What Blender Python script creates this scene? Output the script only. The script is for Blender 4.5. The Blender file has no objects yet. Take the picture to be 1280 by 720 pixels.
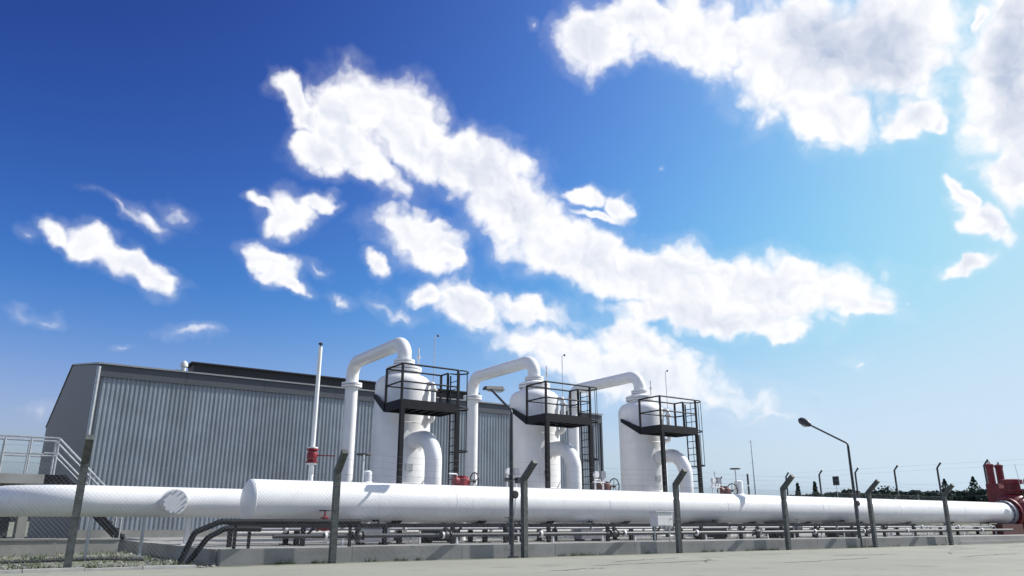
import bpy, bmesh, math, random
from mathutils import Vector, Matrix, Quaternion
R = math.radians
scene = bpy.context.scene
col = scene.collection
rnd = random.Random(7)

# ------------------------------------------------------------------ camera
cam = bpy.data.cameras.new('camera')
cam.sensor_width = 36.0
cam.lens = 36.0 * 950 / 1280
cam.clip_end = 4000
cam_o = bpy.data.objects.new('camera', cam)
col.objects.link(cam_o)
cam_o.location = (0, 0, 0.85)
cam_o.rotation_euler = (R(90 + 17.25), 0, R(-34.5))
scene.camera = cam_o

# ------------------------------------------------------------------ light
SUN_AZ, SUN_EL = R(104), R(41)
sdir = Vector((math.sin(SUN_AZ) * math.cos(SUN_EL), math.cos(SUN_AZ) * math.cos(SUN_EL), math.sin(SUN_EL)))
sl = bpy.data.lights.new('sun', 'SUN')
sl.energy = 5.0
sl.angle = R(0.5)
sl.color = (1.0, 0.965, 0.91)
so = bpy.data.objects.new('sun', sl)
col.objects.link(so)
so.rotation_euler = sdir.to_track_quat('Z', 'Y').to_euler()

scene.view_settings.view_transform = 'Standard'
scene.view_settings.look = 'None'
scene.view_settings.gamma = 1
scene.view_settings.use_curve_mapping = False
scene.view_settings.exposure = 0.42

# ------------------------------------------------------------------ sky with drifting cumulus
w = bpy.data.worlds.new('World')
scene.world = w
w.use_nodes = True
nt = w.node_tree
w.cycles.sampling_method = 'MANUAL'
w.cycles.sample_map_resolution = 256
nt.nodes.clear()
L = nt.links.new
def N(t, **k):
    n = nt.nodes.new(t)
    for a, b in k.items():
        setattr(n, a, b)
    return n
def M(op, a, b=None, c=None, clamp=False):
    n = N('ShaderNodeMath', operation=op, use_clamp=clamp)
    for i, v in enumerate((a, b, c)):
        if v is None: continue
        if isinstance(v, (int, float)): n.inputs[i].default_value = v
        else: L(v, n.inputs[i])
    return n.outputs[0]
def VM(op, a, b=None, s=None):
    n = N('ShaderNodeVectorMath', operation=op)
    for i, v in enumerate((a, b)):
        if v is None: continue
        if isinstance(v, (tuple, list)): n.inputs[i].default_value = v
        else: L(v, n.inputs[i])
    if s is not None: n.inputs[3].default_value = s
    return n.outputs['Value'] if op in ('LENGTH', 'DOT_PRODUCT') else n.outputs[0]
def noise(vec, scale, detail, rough=0.55, color=False):
    n = N('ShaderNodeTexNoise')
    L(vec, n.inputs['Vector'])
    n.inputs['Scale'].default_value = scale
    n.inputs['Detail'].default_value = detail
    n.inputs['Roughness'].default_value = rough
    return n.outputs[1 if color else 0]
def remap(v, a, b, c, d, smooth=True):
    n = N('ShaderNodeMapRange', interpolation_type='SMOOTHSTEP' if smooth else 'LINEAR')
    L(v, n.inputs[0])
    for i, x in enumerate((a, b, c, d)): n.inputs[i + 1].default_value = x
    return n.outputs[0]
def mixc(f, a, b):
    n = N('ShaderNodeMix', data_type='RGBA')
    if isinstance(f, (int, float)): n.inputs[0].default_value = f
    else: L(f, n.inputs[0])
    for i, v in ((6, a), (7, b)):
        if isinstance(v, tuple): n.inputs[i].default_value = v
        else: L(v, n.inputs[i])
    return n.outputs[2]

sky = N('ShaderNodeTexSky', sky_type='NISHITA', sun_disc=False)
sky.sun_elevation = SUN_EL
sky.sun_rotation = SUN_AZ
sky.altitude = 0
sky.air_density = 1.0
sky.dust_density = 2.0
sky.ozone_density = 10.0
# the phone's strong contrast on blue: one response curve per channel for the whole sky
sp = N('ShaderNodeSeparateColor'); L(sky.outputs[0], sp.inputs[0])
ch = []
SKY = 0.748
for i, (g, k, cap) in enumerate(((2.3, 16.5, 0.57), (2.9, 32.0, 0.765), (2.8, 13.5, 0.92))):
    v = M('MULTIPLY', M('POWER', M('MULTIPLY', sp.outputs[i], 0.1), g), -k / cap)
    ch.append(M('MULTIPLY', M('SUBTRACT', 1.0, M('EXPONENT', v)), cap * 10 * SKY))
# low down the blue washes out to a paler haze
z3 = N('ShaderNodeTexCoord'); zs = N('ShaderNodeSeparateXYZ'); L(VM('NORMALIZE', z3.outputs['Generated']), zs.inputs[0])
hz_ = remap(zs.outputs[2], 0.07, 0.30, 0.9, 0)
ch[0] = M('ADD', ch[0], M('MULTIPLY', hz_, M('SUBTRACT', M('MULTIPLY', ch[1], 0.83), ch[0])))
ch[2] = M('MAXIMUM', ch[2], M('MULTIPLY', ch[1], 1.17))
sc = N('ShaderNodeCombineColor')
for i in range(3): L(ch[i], sc.inputs[i])
sky_col = sc.outputs[0]

tc = N('ShaderNodeTexCoord')
dirv = VM('NORMALIZE', tc.outputs['Generated'])
# ragged outline: the lobes are looked up through a turbulent offset
wob = VM('SCALE', VM('SUBTRACT', noise(dirv, 14, 2, color=True), (0.5, 0.5, 0.5)), s=0.055)
wob2 = VM('SCALE', VM('SUBTRACT', noise(dirv, 45, 2, color=True), (0.5, 0.5, 0.5)), s=0.020)
d2 = VM('ADD', VM('ADD', dirv, wob), wob2)
sx = N('ShaderNodeSeparateXYZ'); L(d2, sx.inputs[0])
az = M('ARCTAN2', sx.outputs[0], sx.outputs[1])
hyp = M('SQRT', M('ADD', M('MULTIPLY', sx.outputs[0], sx.outputs[0]), M('MULTIPLY', sx.outputs[1], sx.outputs[1])))
el = M('ARCTAN2', sx.outputs[2], hyp)
# cumulus lobes: azimuth, elevation, half axes, tilt (radians), weight
CL=[(0.2811,0.5255,0.0338,0.0167,2.462,1),(0.3089,0.502,0.0311,0.0185,2.685,0.8),(0.3577,0.5156,0.0497,0.0299,3,1),(0.3964,0.5312,0.0707,0.0374,3.111,1),(0.4379,0.5128,0.0676,0.0407,2.9,1),(0.4683,0.4846,0.0896,0.0415,2.791,1),(0.5558,0.4552,0.096,0.0442,2.745,1),(0.6078,0.4039,0.0792,0.0518,2.518,1),(0.6935,0.3439,0.1099,0.038,2.72,1),(0.8197,0.3026,0.116,0.0392,2.944,1),(0.9653,0.2805,0.1015,0.0396,2.97,1),(1.0371,0.2503,0.0452,0.0173,2.882,0.9),(0.868,0.2543,0.1422,0.0265,3.023,0.8),(0.3345,0.4635,0.0452,0.0242,2.96,0.9),(0.3847,0.4584,0.0751,0.0261,2.675,0.75),(0.9593,0.2255,0.0343,0.0138,3.065,0.55),(0.7728,0.2223,0.0988,0.0312,2.76,0.55),(0.7304,0.6173,0.0557,0.0378,3.071,1),(0.8776,0.6032,0.0975,0.0446,2.882,1),(1.0153,0.5572,0.1149,0.0727,2.795,1),(1.1342,0.5482,0.0753,0.0691,1.853,1),(1.0449,0.4809,0.0545,0.0315,2.774,1),(1.1408,0.4555,0.0399,0.0181,3.072,0.8),(0.798,0.6355,0.0719,0.0277,3.044,0.9),(1.2477,0.4847,0.1171,0.0467,1.38,1),(1.226,0.3759,0.0391,0.0274,1.433,0.9),(1.1716,0.3657,0.027,0.0116,1.792,0.7),(1.1901,0.3298,0.0348,0.0147,2.446,0.9),(1.1658,0.2832,0.0309,0.0117,-3.028,0.85),(1.1717,0.4435,0.0139,0.0114,2.762,0.55),(1.2199,0.5499,0.0229,0.0114,1.2,0.52),(0.2961,0.3809,0.0395,0.0281,-3.021,1),(0.3322,0.4029,0.0274,0.0143,2.844,0.85),(0.2565,0.3943,0.0243,0.011,2.937,0.85),(0.28,0.3147,0.0362,0.0181,2.509,1),(0.3043,0.2936,0.0264,0.0121,2.532,0.55),(0.0315,0.315,0.0296,0.0124,2.833,0.55),(0.0743,0.3106,0.0412,0.0182,2.825,1),(0.1208,0.2924,0.0494,0.0204,2.72,1),(0.154,0.2806,0.0291,0.0133,2.984,0.55),(0.0977,0.3571,0.0354,0.0084,2.859,0.45),(0.1304,0.3513,0.0328,0.0095,2.849,0.5),(0.1617,0.3611,0.0263,0.0115,2.722,0.5),(0.0002,0.3089,0.0158,0.0079,2.922,0.3),(0.1871,0.2156,0.0346,0.0096,-3.127,0.5),(0.0326,0.2222,0.0253,0.0071,3.034,0.42),(0.124,0.1962,0.0102,0.0056,-3.06,0.3),(0.4736,0.3614,0.0593,0.0315,2.838,1),(0.5131,0.3398,0.0328,0.0191,2.695,0.8),(0.4132,0.324,0.0202,0.0136,2.635,0.8),(0.7106,0.4214,0.034,0.0134,3.024,0.85),(0.7493,0.4041,0.0233,0.0174,2.172,0.75),(0.7208,0.393,0.0403,0.0093,2.939,0.7),(0.5421,0.2743,0.0519,0.0318,2.635,0.85),(0.4871,0.294,0.0325,0.0168,2.927,0.6),(0.4503,0.2707,0.0406,0.0146,3.045,0.5),(0.624,0.2715,0.0654,0.0232,2.936,0.52),(0.3709,0.2729,0.025,0.0092,3.064,0.5),(0.3398,0.3118,0.0228,0.0092,2.964,0.45),(0.4952,0.3779,0.0242,0.0148,-2.648,0.6),(0.6559,0.2209,0.1017,0.0356,2.928,0.56),(0.7708,0.1832,0.134,0.0411,2.94,0.54),(0.6021,0.2401,0.0648,0.0273,2.891,0.5),(0.8696,0.1493,0.1076,0.0239,3.032,0.5),(0.3603,0.4842,0.0543,0.0264,2.878,0.9),(0.8553,0.1559,0.0254,0.0121,2.66,0.5),(1.0351,0.1861,0.0212,0.0076,3.026,0.4),(0.986,0.1533,0.02,0.0067,3.087,0.3),(0.9254,0.1254,0.0942,0.0136,3.101,0.3),(0.0438,0.1201,0.0197,0.0122,-3.121,0.4),(0.8275,0.4446,0.0077,0.005,3.042,0.5),(1.0933,0.2512,0.0077,0.0066,3.056,0.5),(0.6392,0.6369,0.0148,0.0113,3.119,0.4)]
DK=[(1.079,0.5573,0.0898,0.0459,2.752,0.62),(1.2551,0.4693,0.1046,0.0435,1.382,0.45),(1.115,0.4939,0.0515,0.0358,2.853,0.3),(0.8782,0.2547,0.1616,0.0244,3.003,0.12),(0.5098,0.4509,0.0782,0.0274,2.715,0.1)]
# groups of lobes are chained through an idle third coordinate, so they are worked out one group after another
def carry(prev):
    c3 = N('ShaderNodeCombineXYZ'); L(az, c3.inputs[0]); L(el, c3.inputs[1])
    if prev is not None: L(prev, c3.inputs[2])
    return c3.outputs[0]
def lobe(p, a, e, ra, rb, t):
    q = VM('SUBTRACT', p, (a, e, 0))
    u = VM('DOT_PRODUCT', q, (math.cos(t) / ra, math.sin(t) / ra, 0))
    v = VM('DOT_PRODUCT', q, (-math.sin(t) / rb, math.cos(t) / rb, 0))
    return M('SQRT', M('MULTIPLY_ADD', v, v, M('MULTIPLY', u, u)))
field = None
for i, (a, e, ra, rb, t, wt) in enumerate(CL):
    if i % 8 == 0: pt = carry(field)
    pk, sl_ = (0.8 * (0.45 + 0.55 * wt), -0.8) if wt > 0.5 else (0.5 * wt - 0.19, -0.36)   # light lobes stay thin and see-through
    v = M('MULTIPLY_ADD', lobe(pt, a, e, ra, rb, t), sl_, pk)
    field = v if field is None else M('SMOOTH_MAX', field, v, 0.18)
# the same kind of broken cumulus everywhere else in the sky
els = N('ShaderNodeSeparateXYZ'); L(dirv, els.inputs[0])
daz = M('ABSOLUTE', M('SUBTRACT', M('ARCTAN2', els.outputs[0], els.outputs[1]), 0.602))
away = M('MAXIMUM', remap(daz, 0.62, 0.8, 0, 1), remap(els.outputs[2], 0.60, 0.72, 0, 1))
gen = M('MULTIPLY', M('SUBTRACT', noise(d2, 3.2, 2), 0.57), 4.0)
gen = M('ADD', gen, M('MULTIPLY', M('SUBTRACT', away, 1.0), 3.0))
field = M('MAXIMUM', field, gen)
fbm = noise(dirv, 17, 5, 0.55)
def puffs(vec, sc):
    n = N('ShaderNodeTexVoronoi', feature='F1')
    L(vec, n.inputs['Vector']); n.inputs['Scale'].default_value = sc
    n.inputs['Detail'].default_value = 1.6; n.inputs['Roughness'].default_value = 0.5; n.inputs['Lacunarity'].default_value = 2.3
    return n.outputs['Distance']
billow = M('SUBTRACT', 0.42, puffs(d2, 25))
dens = M('ADD', M('ADD', M('ADD', field, 0.24), M('MULTIPLY', M('SUBTRACT', fbm, 0.5), 0.42)), M('MULTIPLY', billow, 0.34))
alpha = M('MAXIMUM', remap(dens, -0.15, 0.30, 0, 1), remap(dens, -0.42, 0.16, 0, 0.16))
# puffs turned to the sun are bright, those turned away and the thick hearts are grey
offv = VM('ADD', d2, tuple(v * 0.009 for v in (0.62, -0.30, 0.72)))
billow2 = M('SUBTRACT', 0.42, puffs(offv, 25))
relief = M('SUBTRACT', billow, billow2)
thick = remap(field, 0.05, 0.75, 0, 1)
big = remap(noise(dirv, 7.0, 2), 0.38, 0.64, 0, 1)
lit = M('MULTIPLY_ADD', thick, -0.13, 1.0)
lit = M('ADD', lit, M('MULTIPLY', relief, 0.48))
lit = M('SUBTRACT', lit, M('MULTIPLY', big, M('MULTIPLY', thick, 0.30)))
# the two deepest clouds let the least light through
for (a, e, ra, rb, t, wt) in DK:
    lit = M('SUBTRACT', lit, remap(lobe(carry(lit), a, e, ra, rb, t), 0.2, 1.25, wt, 0))
lit = M('MAXIMUM', M('MINIMUM', lit, 1.0), 0.0)
cl_col = mixc(lit, (3.4, 4.0, 5.3, 1), (7.65, 7.65, 7.85, 1))
low = remap(els.outputs[2], 0.02, 0.26, 0.40, 0)
alpha = M('MULTIPLY', alpha, M('SUBTRACT', 0.985, low))
alpha = M('MULTIPLY', alpha, remap(els.outputs[2], 0.0, 0.06, 0, 1))
allsky = mixc(alpha, sky_col, cl_col)
bg = N('ShaderNodeBackground'); bg.inputs[1].default_value = 0.1
L(allsky, bg.inputs[0])
wo = N('ShaderNodeOutputWorld'); L(bg.outputs[0], wo.inputs[0])

# ================================================================== helpers
def mat(name, base, rough=0.5, metal=0.0, var=0.0, vscale=3.0, bump=0.0, bscale=40.0, spec=0.5, streak=None, objvar=0.0, second=None, s2=(0.5, 0.62), s2scale=4.0):
    """procedural material: colour with cloudy variation, an optional second tone in patches, vertical dirt streaks, fine bump"""
    m = bpy.data.materials.new(name)
    m.use_nodes = True
    t = m.node_tree
    b = t.nodes['Principled BSDF']
    b.inputs['Roughness'].default_value = rough
    b.inputs['Metallic'].default_value = metal
    b.inputs['Specular IOR Level'].default_value = spec
    c4 = tuple(base) + (1,)
    b.inputs['Base Color'].default_value = c4
    tcn = t.nodes.new('ShaderNodeTexCoord')
    geo = t.nodes.new('ShaderNodeNewGeometry')
    pos = geo.outputs['Position']
    cur = None
    def nz(scale, detail=4, vec=pos, rgh=0.6):
        n = t.nodes.new('ShaderNodeTexNoise')
        n.inputs['Scale'].default_value = scale; n.inputs['Detail'].default_value = detail; n.inputs['Roughness'].default_value = rgh
        t.links.new(vec, n.inputs['Vector'])
        return n.outputs[0]
    def rng(v, a, bb, c, d):
        n = t.nodes.new('ShaderNodeMapRange'); n.interpolation_type = 'SMOOTHSTEP'
        t.links.new(v, n.inputs[0])
        for i, x in enumerate((a, bb, c, d)): n.inputs[i + 1].default_value = x
        return n.outputs[0]
    def mixn(f, a, bb, blend='MIX'):
        n = t.nodes.new('ShaderNodeMix'); n.data_type = 'RGBA'; n.blend_type = blend
        if isinstance(f, float): n.inputs[0].default_value = f
        else: t.links.new(f, n.inputs[0])
        for i, v in ((6, a), (7, bb)):
            if isinstance(v, tuple): n.inputs[i].default_value = v
            else: t.links.new(v, n.inputs[i])
        return n.outputs[2]
    if var:
        lo = tuple(max(0, x * (1 - var)) for x in base) + (1,)
        hi = tuple(min(0.95, x * (1 + var)) for x in base) + (1,)
        cur = mixn(rng(nz(vscale, 6), 0.3, 0.7, 0, 1), lo, hi)
    if second:
        f = rng(nz(s2scale, 7, rgh=0.68), s2[0], s2[1], 0, 1)
        cur = mixn(f, cur if cur else c4, tuple(second) + (1,))
    if streak:
        mp = t.nodes.new('ShaderNodeMapping'); t.links.new(pos, mp.inputs[0])
        mp.inputs['Scale'].default_value = (5.0, 5.0, 0.35)
        f = rng(nz(1.6, 5, mp.outputs[0]), 0.52, 0.80, 0, streak[1])
        cur = mixn(f, cur if cur else c4, tuple(streak[0]) + (1,))
    if objvar:
        oi = t.nodes.new('ShaderNodeObjectInfo')
        n = t.nodes.new('ShaderNodeMapRange'); t.links.new(oi.outputs['Random'], n.inputs[0])
        n.inputs[3].default_value = 1 - objvar; n.inputs[4].default_value = 1 + objvar
        vm = t.nodes.new('ShaderNodeVectorMath'); vm.operation = 'SCALE'
        if cur: t.links.new(cur, vm.inputs[0])
        else: vm.inputs[0].default_value = base
        t.links.new(n.outputs[0], vm.inputs[3])
        cur = vm.outputs[0]
    if cur: t.links.new(cur, b.inputs['Base Color'])
    if bump:
        bn = t.nodes.new('ShaderNodeBump'); bn.inputs['Strength'].default_value = bump; bn.inputs['Distance'].default_value = 0.02
        t.links.new(nz(bscale, 5), bn.inputs['Height']); t.links.new(bn.outputs[0], b.inputs['Normal'])
    return m

def paths_fillet(pts, rad, n=10):
    """polyline with rounded corners"""
    pts = [Vector(p) for p in pts]
    out = [pts[0]]
    for i in range(1, len(pts) - 1):
        a, p, b = pts[i - 1], pts[i], pts[i + 1]
        u = (a - p).normalized(); v = (b - p).normalized()
        ang = math.acos(max(-1, min(1, u.dot(v))))
        if abs(ang - math.pi) < 1e-3: out.append(p); continue
        d = rad / math.tan(ang / 2)
        p0, p1 = p + u * d, p + v * d
        c = p + (u + v).normalized() * (rad / math.sin(ang / 2))
        r0, r1 = p0 - c, p1 - c
        sw = r0.angle(r1)
        ax = r0.cross(r1).normalized()
        for k in range(n + 1):
            out.append(c + Quaternion(ax, sw * k / n) @ r0)
    out.append(pts[-1])
    return out

class MB:
    def __init__(s): s.v = []; s.f = []
    def poly(s, vs, fs):
        o = len(s.v); s.v += [tuple(v) for v in vs]; s.f += [tuple(i + o for i in f) for f in fs]; return s
    def box(s, x0, x1, y0, y1, z0, z1):
        return s.poly([(x0,y0,z0),(x1,y0,z0),(x1,y1,z0),(x0,y1,z0),(x0,y0,z1),(x1,y0,z1),(x1,y1,z1),(x0,y1,z1)],
                      [(0,3,2,1),(4,5,6,7),(0,1,5,4),(1,2,6,5),(2,3,7,6),(3,0,4,7)])
    def bar(s, a, b, w, h):
        """box-section bar between two points"""
        a, b = Vector(a), Vector(b); d = (b - a).normalized()
        up = Vector((0,0,1)) if abs(d.z) < 0.95 else Vector((0,1,0))
        sd = d.cross(up).normalized() * (w / 2); u = sd.cross(d).normalized() * (h / 2)
        vs = []
        for p in (a, b): vs += [p - sd - u, p + sd - u, p + sd + u, p - sd + u]
        return s.poly(vs, [(0,1,2,3),(4,7,6,5),(0,4,5,1),(1,5,6,2),(2,6,7,3),(3,7,4,0)])
    def tube(s, pts, r, seg=12, caps=True):
        pts = [Vector(p) for p in pts]; n = len(pts)
        rr = r if isinstance(r, (list, tuple)) else [r] * n
        d0 = (pts[1] - pts[0]).normalized()
        nrm = d0.orthogonal().normalized()
        vs = []; prev = d0
        for i, p in enumerate(pts):
            t = (pts[min(i + 1, n - 1)] - pts[max(i - 1, 0)]).normalized()
            q = prev.rotation_difference(t); nrm = (q @ nrm); nrm = (nrm - t * nrm.dot(t)).normalized(); prev = t
            bn = t.cross(nrm)
            for k in range(seg):
                a = 2 * math.pi * k / seg
                vs.append(p + (nrm * math.cos(a) + bn * math.sin(a)) * rr[i])
        fs = [(i*seg+k, i*seg+(k+1)%seg, (i+1)*seg+(k+1)%seg, (i+1)*seg+k) for i in range(n-1) for k in range(seg)]
        if caps: fs += [tuple(reversed(range(seg))), tuple(range((n-1)*seg, n*seg))]
        return s.poly(vs, fs)
    def lathe(s, prof, o=(0,0,0), ax=(0,0,1), seg=32):
        """prof: (radius, height) pairs along the axis"""
        o = Vector(o); ax = Vector(ax).normalized(); u = ax.orthogonal().normalized(); v = ax.cross(u)
        vs = []
        for r, h in prof:
            for k in range(seg):
                a = 2 * math.pi * k / seg
                vs.append(o + ax * h + (u * math.cos(a) + v * math.sin(a)) * max(r, 1e-4))
        n = len(prof)
        fs = [(i*seg+k, i*seg+(k+1)%seg, (i+1)*seg+(k+1)%seg, (i+1)*seg+k) for i in range(n-1) for k in range(seg)]
        fs += [tuple(reversed(range(seg))), tuple(range((n-1)*seg, n*seg))]
        return s.poly(vs, fs)
    def ring(s, c, ax, R0, r, seg=24, sub=8, a0=0.0, a1=2*math.pi, u=None):
        """torus or arc"""
        c = Vector(c); ax = Vector(ax).normalized(); u = Vector(u).normalized() if u else ax.orthogonal().normalized(); v = ax.cross(u)
        full = abs(a1 - a0 - 2 * math.pi) < 1e-4
        pts = [c + (u * math.cos(a0 + (a1-a0)*k/seg) + v * math.sin(a0 + (a1-a0)*k/seg)) * R0 for k in range(seg + 1)]
        if full: pts.append(pts[1])
        return s.tube(pts, r, sub, caps=not full)
    def mesh(s, name, m, smooth=35):
        me = bpy.data.meshes.new(name); me.from_pydata(s.v, [], s.f); me.update()
        if m: me.materials.append(m)
        if smooth:
            me.polygons.foreach_set('use_smooth', [True] * len(me.polygons))
            me.set_sharp_from_angle(angle=R(smooth))
        return me
    def build(s, name, m, parent=None, smooth=35, loc=None):
        o = bpy.data.objects.new(name, s.mesh(name, m, smooth)); col.objects.link(o)
        if parent: o.parent = parent
        if loc: o.location = loc
        return o
def inst(name, me, parent=None, loc=(0,0,0), rot=(0,0,0), scale=(1,1,1)):
    o = bpy.data.objects.new(name, me); col.objects.link(o); o.parent = parent
    o.location = loc; o.rotation_euler = rot; o.scale = scale
    return o
def tag(o, label, cat, group=None):
    o['label'] = label; o['category'] = cat
    if group: o['group'] = group
    return o
def thing(name, label, cat, loc=(0,0,0), group=None):
    o = bpy.data.objects.new(name, None); col.objects.link(o); o.location = loc
    return tag(o, label, cat, group)
def struct(o): o['kind'] = 'structure'; return o
def copy_tree(o, parent=None):
    c = o.copy(); col.objects.link(c); c.parent = parent
    for ch_ in list(o.children): copy_tree(ch_, c)
    return c
def again(o, loc, label, group=None):
    c = copy_tree(o); c.location = loc; c['label'] = label
    if group: c['group'] = group
    return c

# ================================================================== materials
WHITE = mat('white_paint', (0.77, 0.77, 0.77), 0.34, var=0.04, vscale=1.3, streak=((0.50, 0.47, 0.42), 0.35), bump=0.06, bscale=9)
WHITE2 = mat('white_paint_worn', (0.72, 0.72, 0.72), 0.45, var=0.07, vscale=3, streak=((0.38, 0.35, 0.31), 0.5))
STEEL = mat('dark_steel_paint', (0.008, 0.0085, 0.013), 0.6, var=0.3, vscale=6, spec=0.25)
IRON = mat('black_iron', (0.03, 0.03, 0.034), 0.55, var=0.3, vscale=7)
RED = mat('red_paint', (0.20, 0.008, 0.018), 0.4, var=0.2, vscale=5)
MAROON = mat('maroon_paint', (0.15, 0.008, 0.016), 0.45, var=0.25, vscale=3, streak=((0.05, 0.012, 0.012), 0.5))
BROWNRED = mat('dusty_red_paint', (0.075, 0.014, 0.013), 0.55, var=0.25, vscale=5)
GALV = mat('galvanised_steel', (0.42, 0.44, 0.46), 0.42, 0.55, var=0.15, vscale=9)
POST = mat('weathered_post', (0.065, 0.074, 0.072), 0.7, 0.0, var=0.35, vscale=10, second=(0.10, 0.10, 0.09), s2=(0.52, 0.7), s2scale=8)
WIRE = mat('fence_wire', (0.30, 0.31, 0.31), 0.45, 0.6)
LAMPG = mat('lamp_grey', (0.035, 0.038, 0.045), 0.5, var=0.2, vscale=8)
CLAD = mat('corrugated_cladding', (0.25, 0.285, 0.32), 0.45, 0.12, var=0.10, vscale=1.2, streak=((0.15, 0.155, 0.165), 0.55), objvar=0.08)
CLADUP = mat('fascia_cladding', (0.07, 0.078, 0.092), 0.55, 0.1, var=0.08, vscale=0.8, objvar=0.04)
ROOF = mat('roof_sheet', (0.26, 0.27, 0.28), 0.5, 0.2, var=0.1)
DARK = mat('dark_sheet', (0.012, 0.012, 0.015), 0.6, var=0.2)
CONC = mat('concrete', (0.27, 0.268, 0.255), 0.85, var=0.14, vscale=1.1, second=(0.18, 0.178, 0.165), s2=(0.56, 0.75), s2scale=2.2, streak=((0.22, 0.21, 0.19), 0.45), bump=0.25, bscale=30, objvar=0.05)
ROADM = mat('pale_road_concrete', (0.226, 0.229, 0.190), 0.9, var=0.10, vscale=0.35, second=(0.150, 0.152, 0.126), s2=(0.50, 0.74), s2scale=0.7, bump=0.3, bscale=60)
CRACK = mat('crack_filler', (0.10, 0.10, 0.09), 0.8, var=0.3, vscale=4)
KERB = mat('kerb_concrete', (0.42, 0.42, 0.395), 0.85, var=0.15, vscale=3, objvar=0.12, bump=0.2)
SOIL = mat('gravel_soil', (0.17, 0.172, 0.14), 0.95, var=0.3, vscale=2.5, second=(0.085, 0.11, 0.06), s2=(0.42, 0.62), s2scale=0.9, bump=0.6, bscale=14)
STONE = mat('gravel_stone', (0.27, 0.265, 0.245), 0.9, var=0.35, vscale=9)
GRASS = mat('dry_grass', (0.105, 0.135, 0.065), 0.9, var=0.4, vscale=2)
LEAF = mat('dark_foliage', (0.036, 0.058, 0.042), 0.95, var=0.4, vscale=0.6)  # leaf colour lightened a little, with distance haze painted into it
BARK = mat('bark', (0.07, 0.055, 0.04), 0.9, var=0.2)
RUBBER = mat('black_cable', (0.018, 0.019, 0.022), 0.6)
GREYBOX = mat('grey_cabinet', (0.24, 0.25, 0.29), 0.5, var=0.1)
PALE = mat('pale_grey_paint', (0.55, 0.57, 0.60), 0.5, var=0.08)
GLASSL = mat('lamp_lens', (0.45, 0.47, 0.5), 0.15)

# ================================================================== ground
def smooth(a, b, x):
    t = max(0.0, min(1.0, (x - a) / (b - a))); return t * t * (3 - 2 * t)
def gz(x, y):
    h = 2.4 * smooth(50, 56, x) * smooth(23, 28, y)           # the bank carrying the rear fence
    h += 1.2 * smooth(90, 160, math.hypot(x, y))
    return h
def grid(x0, x1, nx, y0, y1, ny):
    return [x0 + (x1 - x0) * i / nx for i in range(nx + 1)], [y0 + (y1 - y0) * i / ny for i in range(ny + 1)]
xs = [-1500, -700, -300, -150, -80, -50] + [-30 + 2 * i for i in range(86)] + [150, 180, 240, 400, 800, 1500]
ys = [-1500, -600, -200, -80, -30, -10, 0, 8] + [16 + 2 * i for i in range(62)] + [150, 180, 240, 400, 800, 1500]
mb = MB()
mb.poly([(x, y, gz(x, y)) for y in ys for x in xs],
        [(j*len(xs)+i, j*len(xs)+i+1, (j+1)*len(xs)+i+1, (j+1)*len(xs)+i) for j in range(len(ys)-1) for i in range(len(xs)-1)])
struct(mb.build('ground', SOIL))
road = struct(MB().box(-120, 260, -14, 17.02, -0.25, 0.004).build('road', ROADM, smooth=0))
# a few wandering cracks sealed with dark filler, laid on the road
crk = MB()
for (x, y, ln, an) in ((12.5, 14.2, 3.2, 0.25), (20.0, 13.4, 3.0, -0.1), (27.5, 14.0, 3.4, 0.2), (24.0, 12.2, 2.0, 0.5), (33, 14.6, 3.0, 0.05), (38, 12.5, 5.0, -0.15), (14, 12.6, 2.4, 0.7), (31, 10.5, 4.0, 0.4), (9.2, 12.2, 1.6, 0.1), (11.0, 13.2, 4.5, 0.05), (15.5, 11.6, 4.2, 0.1), (22.0, 11.0, 5.0, 0.08), (18.0, 15.2, 2.5, -0.05), (29.0, 15.6, 3.0, 0.02), (26.5, 9.6, 3.5, 0.12)):
    pts = []; n = 12
    for k in range(n + 1):
        pts.append((x + ln * k / n * math.cos(an) + rnd.uniform(-.05, .05), y + ln * k / n * math.sin(an) + rnd.uniform(-.09, .09)))
    vs = []
    for k, (px, py) in enumerate(pts):
        hw = 0.035 * rnd.uniform(.4, 1.3) * (1 if 0 < k < n else 0.1)
        vs += [(px - hw * math.sin(an), py - hw - 0.01, 0.009), (px + hw * math.sin(an), py + hw, 0.009)]
    crk.poly(vs, [(2*k, 2*k+2, 2*k+3, 2*k+1) for k in range(n)])
ck = crk.build('crack_filler', CRACK, road, smooth=0); ck['kind'] = 'stuff'
# kerb stones along the foot of the fence, left where the gravel begins
kme = MB().box(0, 0.985, 0, 0.16, -0.2, 0).mesh('kerb_stone', KERB, 0)
kr = struct(MB().box(-30, 4.2, 17.03, 17.17, -0.2, 0.0).build('kerb', CONC, smooth=0))
for i in range(30):
    inst('kerb_stone', kme, kr, (-26 + i, 17.025 + rnd.uniform(-.008, .008), 0.055 + rnd.uniform(-.012, .012)), (rnd.uniform(-.01, .01), rnd.uniform(-.01, .01), rnd.uniform(-.008, .008)))
# concrete pad the plant stands on, with an upstand of cast slabs along its front
pad = struct(MB().box(4.62, 46.8, 17.92, 40.0, -0.3, 0.318).build('concrete_pad', CONC, smooth=0))
x = 4.60
while x < 35.6:
    wd = min(3.0, 35.8 - x)
    h = 0.335 + rnd.uniform(-.006, .006)
    MB().box(x, x + wd - 0.012, 17.66 + rnd.uniform(0, .012), 17.90, -0.2, h).build('edge_slab', CONC, pad, smooth=0)
    x += wd
y = 17.95
while y < 39.5:
    MB().box(4.56, 4.60, y, y + 2.48, -0.2, 0.322 + rnd.uniform(-.005, .005)).build('edge_slab', CONC, pad, smooth=0)
    y += 2.5
# low footing beyond the end of the upstand
struct(MB().box(35.9, 60, 17.7, 17.95, -0.2, 0.12).build('footing', CONC, smooth=0))

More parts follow.
